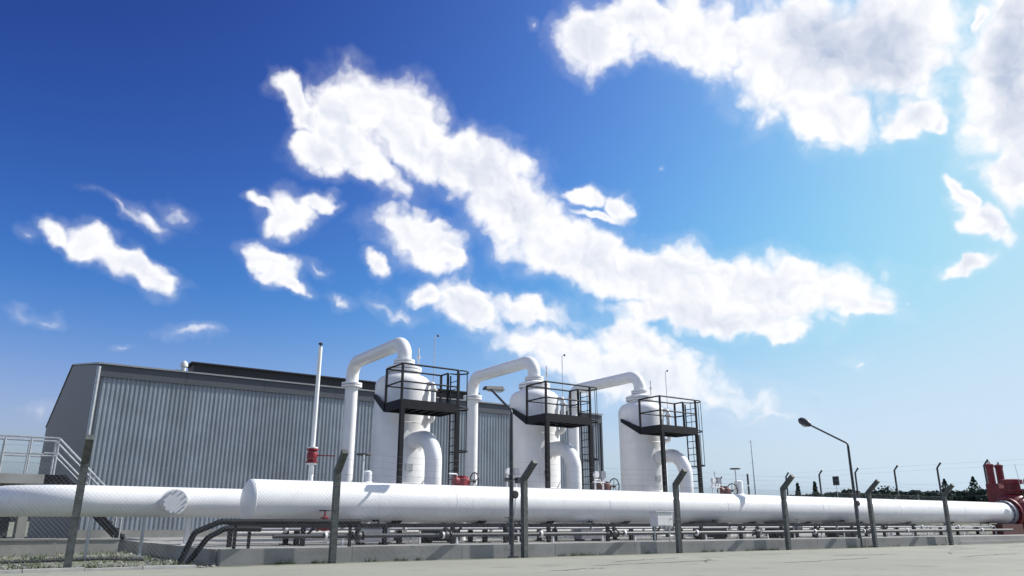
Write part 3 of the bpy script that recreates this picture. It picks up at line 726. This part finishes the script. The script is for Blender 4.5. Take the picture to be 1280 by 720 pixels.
# tall stem valves with flat handwheel
def stem_valve(x, z, label, m, bw):
    t = thing('stem_valve', label, 'valve', (x, 23.6, PZ), 'rising stem valves')
    MB().lathe([(bw, 0), (bw, 1.7), (bw * 1.4, 1.701), (bw * 1.4, 1.8), (bw * .9, 1.85), (bw * .9, z - .55 - PZ), (bw * .5, z - .5 - PZ)], (bw * 1.2, .1, 0), seg=24).build('valve_body', m, t)
    MB().lathe([(.03, 1.6), (.03, z - PZ)], seg=10).build('stem', PALE, t)
    w_ = MB().ring((0, 0, z - PZ), (0, 0, 1), .22, .026, 26, 8)
    for k in range(4): w_.tube([(0, 0, z - PZ), (.22 * math.cos(k*1.571), .22 * math.sin(k*1.571), z - PZ)], .014, 6)
    w_.build('handwheel', IRON, t)
    return t
stem_valve(10.35, 3.02, 'grey valve with flat handwheel on a stem left of the left vessel', PALE, .17)
stem_valve(28.6, 3.26, 'white valve with flat handwheel on a stem right of all vessels', WHITE, .22)
sv = thing('vent_stub', 'thin dark vent stub behind the header pipe at far right valve', 'pipe', (29.55, 23.7, PZ))
MB().tube([(0, 0, 0), (0, 0, 2.75)], .045, 10).build('stub_pipe', IRON, sv); MB().lathe([(.07, 0), (.07, .06)], (0, 0, 2.2), seg=10).build('collar', WHITE2, sv)
# instrument stands beside the middle vessel
def inst_stand(x, y, label):
    t = thing('instrument_stand', label, 'instrument stand', (x, y, PZ), 'white instrument stands behind the header pipe')
    for dx in (-.2, .2): MB().tube([(dx, 0, 0), (dx, 0, 2.25)], .035, 8).build('leg', WHITE2, t)
    MB().box(-.28, .28, -.05, .05, 2.06, 2.11).build('shelf', WHITE2, t, smooth=0)
    MB().lathe([(.11, -.06), (.12, -.05), (.12, .05), (.11, .06)], (-.2, -.08, 2.36), (0, -1, 0), 20).build('gauge', WHITE2, t)
    MB().box(.08, .30, -.08, .06, 2.25, 2.5).build('transmitter', GREYBOX, t, smooth=0)
    MB().tube([(.0, 0, 2.1), (.0, 0, 2.75)], .02, 8).build('impulse_line', GALV, t)
inst_stand(16.2, 23.6, 'white two legged instrument stand behind the header pipe at the lamp post')
inst_stand(20.05, 23.2, 'white two legged instrument stand between middle vessel outlet and its ladder')
inst_stand(26.95, 23.4, 'white two legged instrument stand between right vessel outlet and its ladder')

# tall thin vent pole with the red valve
vp = thing('vent_pole', 'tall thin white vent pole with red valve before the corrugated hall', 'vent pole', (8.25, SY, SZ + SR))
MB().tube([(0, 0, -.02), (0, 0, .82)], .075, 16).build('riser', WHITE, vp)
MB().tube([(0, 0, 1.22), (0, 0, 4.36)], .062, 16).build('pole', WHITE, vp)
vb = MB().lathe([(.08, 0), (.18, .001), (.18, .05), (.13, .06), (.15, .12), (.165, .21), (.15, .3), (.13, .36), (.18, .37), (.18, .42), (.08, .421)], (0, 0, .80), seg=24).build('valve', RED, vp)
MB().bar((.1, -.1, 1.02), (.62, -.22, 1.02), .05, .03).build('lever', RED, vb, smooth=0)
MB().lathe([(.08, 0), (.15, .001), (.15, .04), (.08, .041)], (0, 0, .755), seg=20).build('flange', WHITE, vp)
MB().lathe([(.08, 0), (.15, .001), (.15, .04), (.08, .041)], (0, 0, 1.225), seg=20).build('flange', WHITE, vp)
MB().lathe([(.02, 4.36), (.02, 4.42), (.07, 4.43), (.07, 4.47), (.02, 4.50)], seg=12).build('rain_cap', IRON, vp)

# white cabinet on legs at the pad edge
cb_ = thing('instrument_cabinet', 'small white cabinet on two legs at the front edge of the pad', 'cabinet', (18.4, 18.3, PZ))
MB().box(-.36, .36, -.14, .14, .46, .90).build('cabinet_body', WHITE2, cb_, smooth=0)
MB().box(-.32, .32, -.158, -.141, .50, .86).build('door', WHITE, cb_, smooth=0)
MB().box(-.40, .40, -.19, .17, .902, .925).build('rain_hood', WHITE2, cb_, smooth=0)
for s in (-1, 1): MB().box(s*.33 - .02, s*.33 + .02, -.02, .02, 0, .459).build('leg', GALV, cb_, smooth=0)
MB().lathe([(.012, 0), (.012, .03)], (.25, -.158, .68), (0, -1, 0), 8).build('door_knob', IRON, cb_)

# ================================================================== fence in front
FY = 17.4
FXP = [-9.0, -3.6, 1.73, 7.0, 12.35, 18.2, 23.5, 28.8, 34.5]
fn = thing('chain_link_fence', 'chain link fence with cranked grey posts along the road', 'fence', (FXP[0], FY, 0))
pf = MB(); hw = .07
prof = [(0, 2.02), (-.42, 2.46)]
pf.poly([(-hw, -hw, -.1), (hw, -hw, -.1), (hw, hw, -.1), (-hw, hw, -.1), (-hw, -hw, 2.0), (hw, -hw, 2.0), (hw, hw, 2.06), (-hw, hw, 2.06),
         (-hw, -.50, 2.41), (hw, -.50, 2.41), (hw, -.42, 2.51), (-hw, -.42, 2.51)],
        [(3,2,1,0), (0,1,5,4), (1,2,6,5), (2,3,7,6), (3,0,4,7), (4,5,9,8), (5,6,10,9), (6,7,11,10), (7,4,8,11), (8,9,10,11)])
pfm = pf.mesh('post', POST, 0)
for x in FXP:
    inst('post', pfm, fn, (x - FXP[0], rnd.uniform(-.02, .02), 0), (rnd.uniform(-.012, .012), rnd.uniform(-.012, .012), rnd.uniform(-.08, .08)))
def wire(m, a, b, r):
    a, b = Vector(a), Vector(b); d = (b - a).normalized(); n1 = d.orthogonal().normalized() * r; n2 = d.cross(n1)
    vs = []
    for p in (a, b):
        for k in range(3): vs.append(p + n1 * math.cos(k*2.094) + n2 * math.sin(k*2.094))
    m.poly(vs, [(0,1,4,3), (1,2,5,4), (2,0,3,5)])
mh, ms, zb = 1.90, .085, .06
for i in range(len(FXP) - 1):
    a, b = FXP[i] - FXP[0] + .07, FXP[i+1] - FXP[0] - .07
    m = MB(); k = a - mh
    while k < b:
        for sgn in (1, -1):
            # a diagonal from (k, bottom) to (k+mh, top), clipped to the bay
            t0, t1 = max(0, (a - k) / mh), min(1, (b - k) / mh)
            if t1 > t0 + .005:
                z0, z1 = (zb + mh * t0, zb + mh * t1) if sgn > 0 else (zb + mh * (1 - t0), zb + mh * (1 - t1))
                wire(m, (k + mh * t0, .002 * sgn - .08, z0), (k + mh * t1, .002 * sgn - .08, z1), .0015)
        k += ms
    o = m.build('wire_mesh', WIRE, fn, smooth=0); o['kind'] = 'stuff'
    for z in (zb, 1.0, zb + mh):
        mm = MB(); wire(mm, (a - .07, -.085, z), (b + .07, -.085, z), .003); mm.build('line_wire', WIRE, fn, smooth=0)
    for q in range(3):
        mm = MB(); f_ = .25 + q * .33; yy, zz = -.07 - f_ * .40, 2.05 + f_ * .42
        nseg = 6
        for sgm in range(nseg):
            sx0, sx1 = a - .07 + (b - a + .14) * sgm / nseg, a - .07 + (b - a + .14) * (sgm + 1) / nseg
            sag = lambda u: -.05 * (1 - (2 * u - 1) ** 2)
            wire(mm, (sx0, yy, zz + sag(sgm / nseg)), (sx1, yy, zz + sag((sgm + 1) / nseg)), .0022)
        mm.build('barbed_wire', WIRE, fn, smooth=0)

# ================================================================== lamps
def lamp(x, label, head_x, head_z, round_head):
    t = thing('street_lamp', label, 'street lamp', (x, 17.72, 0), 'lamps along the fence')
    MB().tube([(0, 0, -.05), (0, 0, 1.2), (0, 0, 3.82)], [.075, .062, .045], 14).build('pole', LAMPG, t)
    MB().box(-.14, .14, -.14, .14, 0.0, .03).build('base_plate', LAMPG, t, smooth=0)
    ex, ey, ez = head_x - x, 1.78, head_z
    MB().tube(paths_fillet([(0, 0, 3.7), (0, 0, 3.9), (ex, ey, ez)], .14, 6), .036, 12).build('arm', LAMPG, t)
    d = Vector((ex, ey, ez - 3.9)).normalized()
    if round_head:
        h = MB().lathe([(.04, -.30), (.08, -.26), (.14, -.12), (.165, .05), (.14, .2), (.06, .30)], (ex, ey, ez), tuple(d), 20)
        h.v = [tuple(Vector(v)) for v in h.v]
        ho = h.build('lamp_head', LAMPG, t, smooth=60)
        MB().lathe([(.125, 0), (.11, .05), (.05, .085)], (ex + d.x*.02, ey + d.y*.02, ez - .11), (d.x*.3, d.y*.3, -1), 18).build('lens', GLASSL, ho)
    else:
        ho = MB().poly([(ex + a_, ey + b_ , ez + c_ + a_ * .03) for a_, b_, c_ in ((-.20,-.13,-.05),(.46,-.16,-.05),(.46,.16,-.05),(-.20,.13,-.05),(-.17,-.09,.05),(.40,-.12,.07),(.40,.12,.07),(-.17,.09,.05))],
                       [(0,3,2,1),(4,5,6,7),(0,1,5,4),(1,2,6,5),(2,3,7,6),(3,0,4,7)]).build('lamp_head', LAMPG, t, smooth=0)
        MB().box(ex - .02, ex + .42, ey - .11, ey + .11, ez - .085, ez - .052).build('lens', GLASSL, ho, smooth=0)
    bx_ = MB().lathe([(.06, -.06), (.10, -.05), (.11, .03), (.08, .07)], (.10, -.02, 1.62), (0, -1, 0), 16).build('junction_box', IRON, t)
    MB().tube([(.11, -.02, 1.52), (.11, -.02, 1.2), (.07, -.02, 1.05)], .015, 6).build('cable', PALE, t)
    MB().bar((-.12, 0, 2.02), (.28, 0, 2.02), .04, .05).box(.16, .30, -.07, .07, 1.92, 2.08).box(-.2, -.1, -.04, .04, 1.96, 2.06).build('bracket', LAMPG, t, smooth=0)
lamp(12.16, 'grey lamp with flat rectangular head leaning over the middle of the header pipe', 12.58, 4.83, False)
lamp(28.36, 'grey lamp with rounded head on a cranked pole at right against open sky', 28.295, 4.917, True)

# ================================================================== railed stair landing at far left
lp = thing('stair_landing', 'grey landing with galvanised railing and stair down at the far left', 'stairs', (1.9, 30, 0))
LO = (1.9, 30, 0)
rel(MB().box(-5.2, 1.88, 29.7, 31.8, 2.10, 2.40), LO).build('deck_slab', CONC, lp, smooth=0)
for x in (-4.6, -1.9, .2, 1.5):
    for y in (30.0, 31.5): rel(MB().box(x - .13, x + .13, y - .13, y + .13, 0, 2.099), LO).build('pier', CONC, lp, smooth=0)
rel(MB().box(-5.0, 1.2, 31.2, 31.35, 0, 2.098), LO).build('back_wall', CLADUP, lp, smooth=0)
rel(MB().box(1.881, 2.5, 29.72, 31.0, 2.0, 2.398), LO).build('stair_head', STEEL, lp, smooth=0)
for y in (29.76, 30.95):
    for x in (-4.8, -3.4, -2.0, -.6, .62, 1.35, 2.12):
        rel(MB().tube([(x, y, 2.40), (x, y, 3.58)], .032, 8), LO).build('rail_post', GALV, lp)
    rel(MB().tube([(-5.2, y, 3.58), (2.14, y, 3.58), (2.14, y, 3.08), (1.75, y, 3.08)], .034, 8), LO).build('top_rail', GALV, lp)
    rel(MB().tube([(-5.2, y, 3.05), (1.75, y, 3.05)], .028, 8), LO).build('mid_rail', GALV, lp)
    rel(MB().tube([(2.14, y, 3.56), (4.35, y, 1.45), (4.35, y, .33)], .034, 8), LO).build('hand_rail', GALV, lp)
    rel(MB().tube([(2.14, y, 3.10), (4.35, y, 1.0)], .028, 8), LO).build('stair_mid_rail', GALV, lp)
    rel(MB().bar((2.45, y, 2.3), (4.5, y, .34), .05, .18), LO).build('stringer', STEEL, lp, smooth=0)
    rel(MB().tube([(3.2, y, 1.6), (3.2, y, 2.55)], .028, 8), LO).build('rail_post', GALV, lp)
tm = MB().box(0, .26, .05, 1.14, 0, .035).mesh('tread', STEEL, 0)
for k in range(9):
    inst('tread', tm, lp, (2.56 + k * .215 - LO[0], 29.76 - LO[1], 2.12 - k * .205))

# ================================================================== red valve station at the right
rv = thing('red_valve_station', 'large dark red pipeline valve with twin upright cylinders at the right edge', 'valve', (48.6, HY, 0))
RO = (48.6, HY, 0)
rel(MB().lathe([(.56, 47.50), (.82, 47.501), (.82, 47.66), (.62, 47.67), (.66, 47.75), (.95, 48.0), (1.08, 48.4), (1.10, 48.8), (1.05, 49.2), (.9, 49.6), (.64, 49.85), (.62, 49.9), (.82, 49.901), (.82, 50.06), (.56, 50.07)], (0, HY, HZ), (1, 0, 0), 40), RO).build('valve_body', MAROON, rv)
rel(MB().tube([(50.05, HY, HZ), (56, HY, HZ)], HR, 40), RO).build('outlet_pipe', MAROON, rv)
rel(MB().lathe([(.45, 2.4), (.45, 2.62), (.62, 2.621), (.62, 2.72), (.4, 2.73), (.4, 3.0), (.55, 3.02), (.55, 3.25), (.3, 3.3)], (48.8, HY, 0), seg=28), RO).build('bonnet', MAROON, rv)
for dx, dy in ((.45, 2.1), (1.6, 2.1)):
    cy = rel(MB().lathe([(.2, 1.0), (.22, 1.01), (.22, 3.0), (.2, 3.01), (.2, 4.05), (.235, 4.06), (.235, 4.2), (.1, 4.26)], (48.75 + dx, HY - .9 + dy, 0), seg=24), RO).build('upright_cylinder', MAROON, rv)
    rel(MB().ring((48.75 + dx, HY - .9 + dy, 4.3), (0, 1, 0), .09, .025, 14, 6), RO).build('lifting_eye', IRON, cy)
rel(MB().poly([(49.0, HY + .8, 1.0), (51.4, HY + .8, 1.0), (51.0, HY + .8, 3.1), (49.0, HY + .8, 3.1), (49.0, HY + 1.5, 1.0), (51.4, HY + 1.5, 1.0), (51.0, HY + 1.5, 3.1), (49.0, HY + 1.5, 3.1)], [(0,1,2,3),(7,6,5,4),(0,4,5,1),(1,5,6,2),(2,6,7,3),(3,7,4,0)]), RO).build('cylinder_yoke', MAROON, rv, smooth=0)
rel(MB().box(48.4, 49.4, HY - .2, HY + .9, 2.25, 2.8), RO).build('yoke_arm', MAROON, rv, smooth=0)
rel(MB().box(44.3, 46.6, HY - 1.1, HY - .55, 0.12, .85), RO).build('pump_unit', BROWNRED, rv, smooth=0)
rel(MB().lathe([(.10, 0), (.27, .02), (.30, .12), (.27, .25), (.1, .3)], (48.2, HY - .95, 3.02), (0, -1, 0), 22), RO).build('gear_head', IRON, rv)
rel(MB().lathe([(.32, 0), (.36, .03), (.36, .5), (.28, .6), (.1, .66)], (49.2, HY - .6, 2.55), (.1, -1, 0), 26), RO).build('actuator_drum', MAROON, rv)
rel(MB().lathe([(.5, 0), (.5, .7), (.42, .8)], (49.5, HY - .7, 1.75), (.0, -1, 0.15), 26), RO).build('actuator_cover', RED, rv)
for z in (2.98, 3.2):
    rel(MB().tube([(49.0, HY - .9, z), (51.5, HY - .9, z)], .03, 8), RO).build('control_line', GALV, rv)
for x in (49.3, 50.3, 51.3): rel(MB().tube([(x, HY - .9, 2.6), (x, HY - .9, 3.2)], .025, 8), RO).build('line_post', GALV, rv)
rel(MB().tube([(47.9, HY - .8, 2.9), (47.72, HY - .8, 4.05)], .012, 6), RO).build('antenna', PALE, rv)
rel(MB().box(47.9, 49.9, HY - .7, HY + .7, -.1, .40), RO).build('valve_base', MAROON, rv, smooth=0)
rel(MB().box(47.4, 51.5, HY - 1.3, HY - .95, .1, .28), RO).build('skid_beam', CONC, rv, smooth=0)
bo = MB().lathe([(.035, 0), (.035, .24)], (0, 0, 0), (1, 0, 0), 6).mesh('flange_bolt', STEEL, 0)
for k in range(16):
    a = 2 * math.pi * k / 16
    for x in (47.46, 49.86): inst('flange_bolt', bo, rv, (x - RO[0], .73 * math.cos(a), HZ + .73 * math.sin(a)))

# ================================================================== far things
f2 = thing('rear_fence', 'distant fence with thin cranked posts on the bank behind the pipe', 'fence', (57, 28.9, 2.4))
fp = MB().poly([(-.05,-.05,-.6),(.05,-.05,-.6),(.05,.05,-.6),(-.05,.05,-.6),(-.05,-.05,2.3),(.05,-.05,2.3),(.05,.05,2.3),(-.05,.05,2.3),(-.05,-.36,2.64),(.05,-.36,2.64),(.05,-.30,2.72),(-.05,-.30,2.72)],
               [(3,2,1,0),(0,1,5,4),(1,2,6,5),(2,3,7,6),(3,0,4,7),(4,5,9,8),(5,6,10,9),(6,7,11,10),(7,4,8,11),(8,9,10,11)]).mesh('post', LAMPG, 0)
for k in range(-3, 5): inst('post', fp, f2, (0, k * 3.2, 0))
for z in (.3, 1.2, 2.2, 2.55):
    mm = MB(); wire(mm, (0, -9.6, z), (0, 12.8, z), .004); mm.build('line_wire', WIRE, f2, smooth=0)
sg = thing('small_sign', 'small dark square sign on a thin post beyond the pipe', 'sign', (60, 39, 2.4))
MB().tube([(0, 0, -.3), (0, 0, 1.55)], .025, 8).build('post', PALE, sg); MB().box(-.04, .04, -.28, .28, 1.56, 2.3).build('sign_board', LAMPG, sg, smooth=0)
ms_ = thing('radio_mast', 'very thin pale mast standing far off right of the vessels', 'mast', (80, 63.2, 1.2))
MB().tube([(0, 0, -1), (0, 0, 9.8)], [.12, .04], 6).build('mast_pole', PALE, ms_)
for z in (4, 7, 9.5): MB().bar((-.4, 0, z), (.4, 0, z), .05, .05).build('cross_arm', PALE, ms_, smooth=0)

def blob_leaves(m, c, rad, n, ls, rg, cone=False):
    for k in range(n):
        while True:
            v = Vector((rg.uniform(-1, 1), rg.uniform(-1, 1), rg.uniform(-1, 1)))
            if v.length < 1: break
        if cone:
            h = rg.random(); rr = (1 - h) ** .8
            p = Vector((c[0] + v.x * rad[0] * rr, c[1] + v.y * rad[1] * rr, c[2] - rad[2] + h * 2 * rad[2]))
        else:
            v = v * (.45 + .55 * rg.random()) / max(v.length, .35) * min(v.length + .3, 1)
            p = Vector((c[0] + v.x * rad[0], c[1] + v.y * rad[1], c[2] + v.z * rad[2]))
        q = Quaternion((rg.gauss(0,1), rg.gauss(0,1), rg.gauss(0,1), rg.gauss(0,1))).normalized()
        s = ls * rg.uniform(.6, 1.3)
        a, b = q @ Vector((s, 0, 0)), q @ Vector((0, s * .7, 0))
        m.poly([p - a, p + b, p + a, p - b], [(0, 1, 2, 3)])
rg = random.Random(11)
wd_ = MB()
for i in range(230):
    azm = R(rg.uniform(47, 71)); dist = rg.uniform(120, 165)
    x, y = dist * math.sin(azm), dist * math.cos(azm)
    thin = smooth(50, 57, math.degrees(azm)); h = (0.9 + 1.35 * thin) * rg.uniform(.93, 1.05) * dist / 140
    z0 = gz(x, y)
    wd_.tube([(x, y, z0 - .2), (x, y, z0 + h * .5)], [.14, .07], 5)
    blob_leaves(wd_, (x, y, z0 + h * .55), (2.4, 2.4, h * .55), 130, .42, rg)
o = wd_.build('far_wood', LEAF, smooth=0); o['kind'] = 'stuff'; o['label'] = 'dark far-off wood along the horizon behind the pipe'; o['category'] = 'wood'
def conifer(px, py, h, r, label, cone=True):
    t = thing('conifer_tree' if cone else 'round_tree', label, 'tree', (px, py, gz(px, py)), 'small trees beyond the pipe')
    MB().tube([(0, 0, -.3), (0, 0, h * .5), (0, 0, h * .9)], [.12, .07, .02], 7).build('trunk', BARK, t)
    m = MB(); blob_leaves(m, (0, 0, h * .55), (r, r, h * .47), 420, .16, rg, cone); m.build('crown', LEAF, t, smooth=0)
for azd, dist, h, r, lab, cn in ((54.5, 84, 2.3, .5, 'narrow dark conifer left of the bank posts, leftmost of the small trees', True), (55.6, 84, 2.4, .55, 'narrow dark conifer beside the leftmost bank post', True),
                                 (57.6, 95, 2.3, 1.4, 'round dark bush tree between two bank posts', False), (63.4, 118, 3.6, 1.3, 'pointed tree rising over the wood at right of the fence lamp', True),
                                 (65.0, 122, 3.9, 1.7, 'broad pointed tree rising over the wood nearer the red valve', True), (59.9, 100, 2.6, 1.5, 'round dark tree just left of the cranked lamp pole', False)):
    conifer(dist * math.sin(R(azd)), dist * math.cos(R(azd)), h, r, lab, cn)
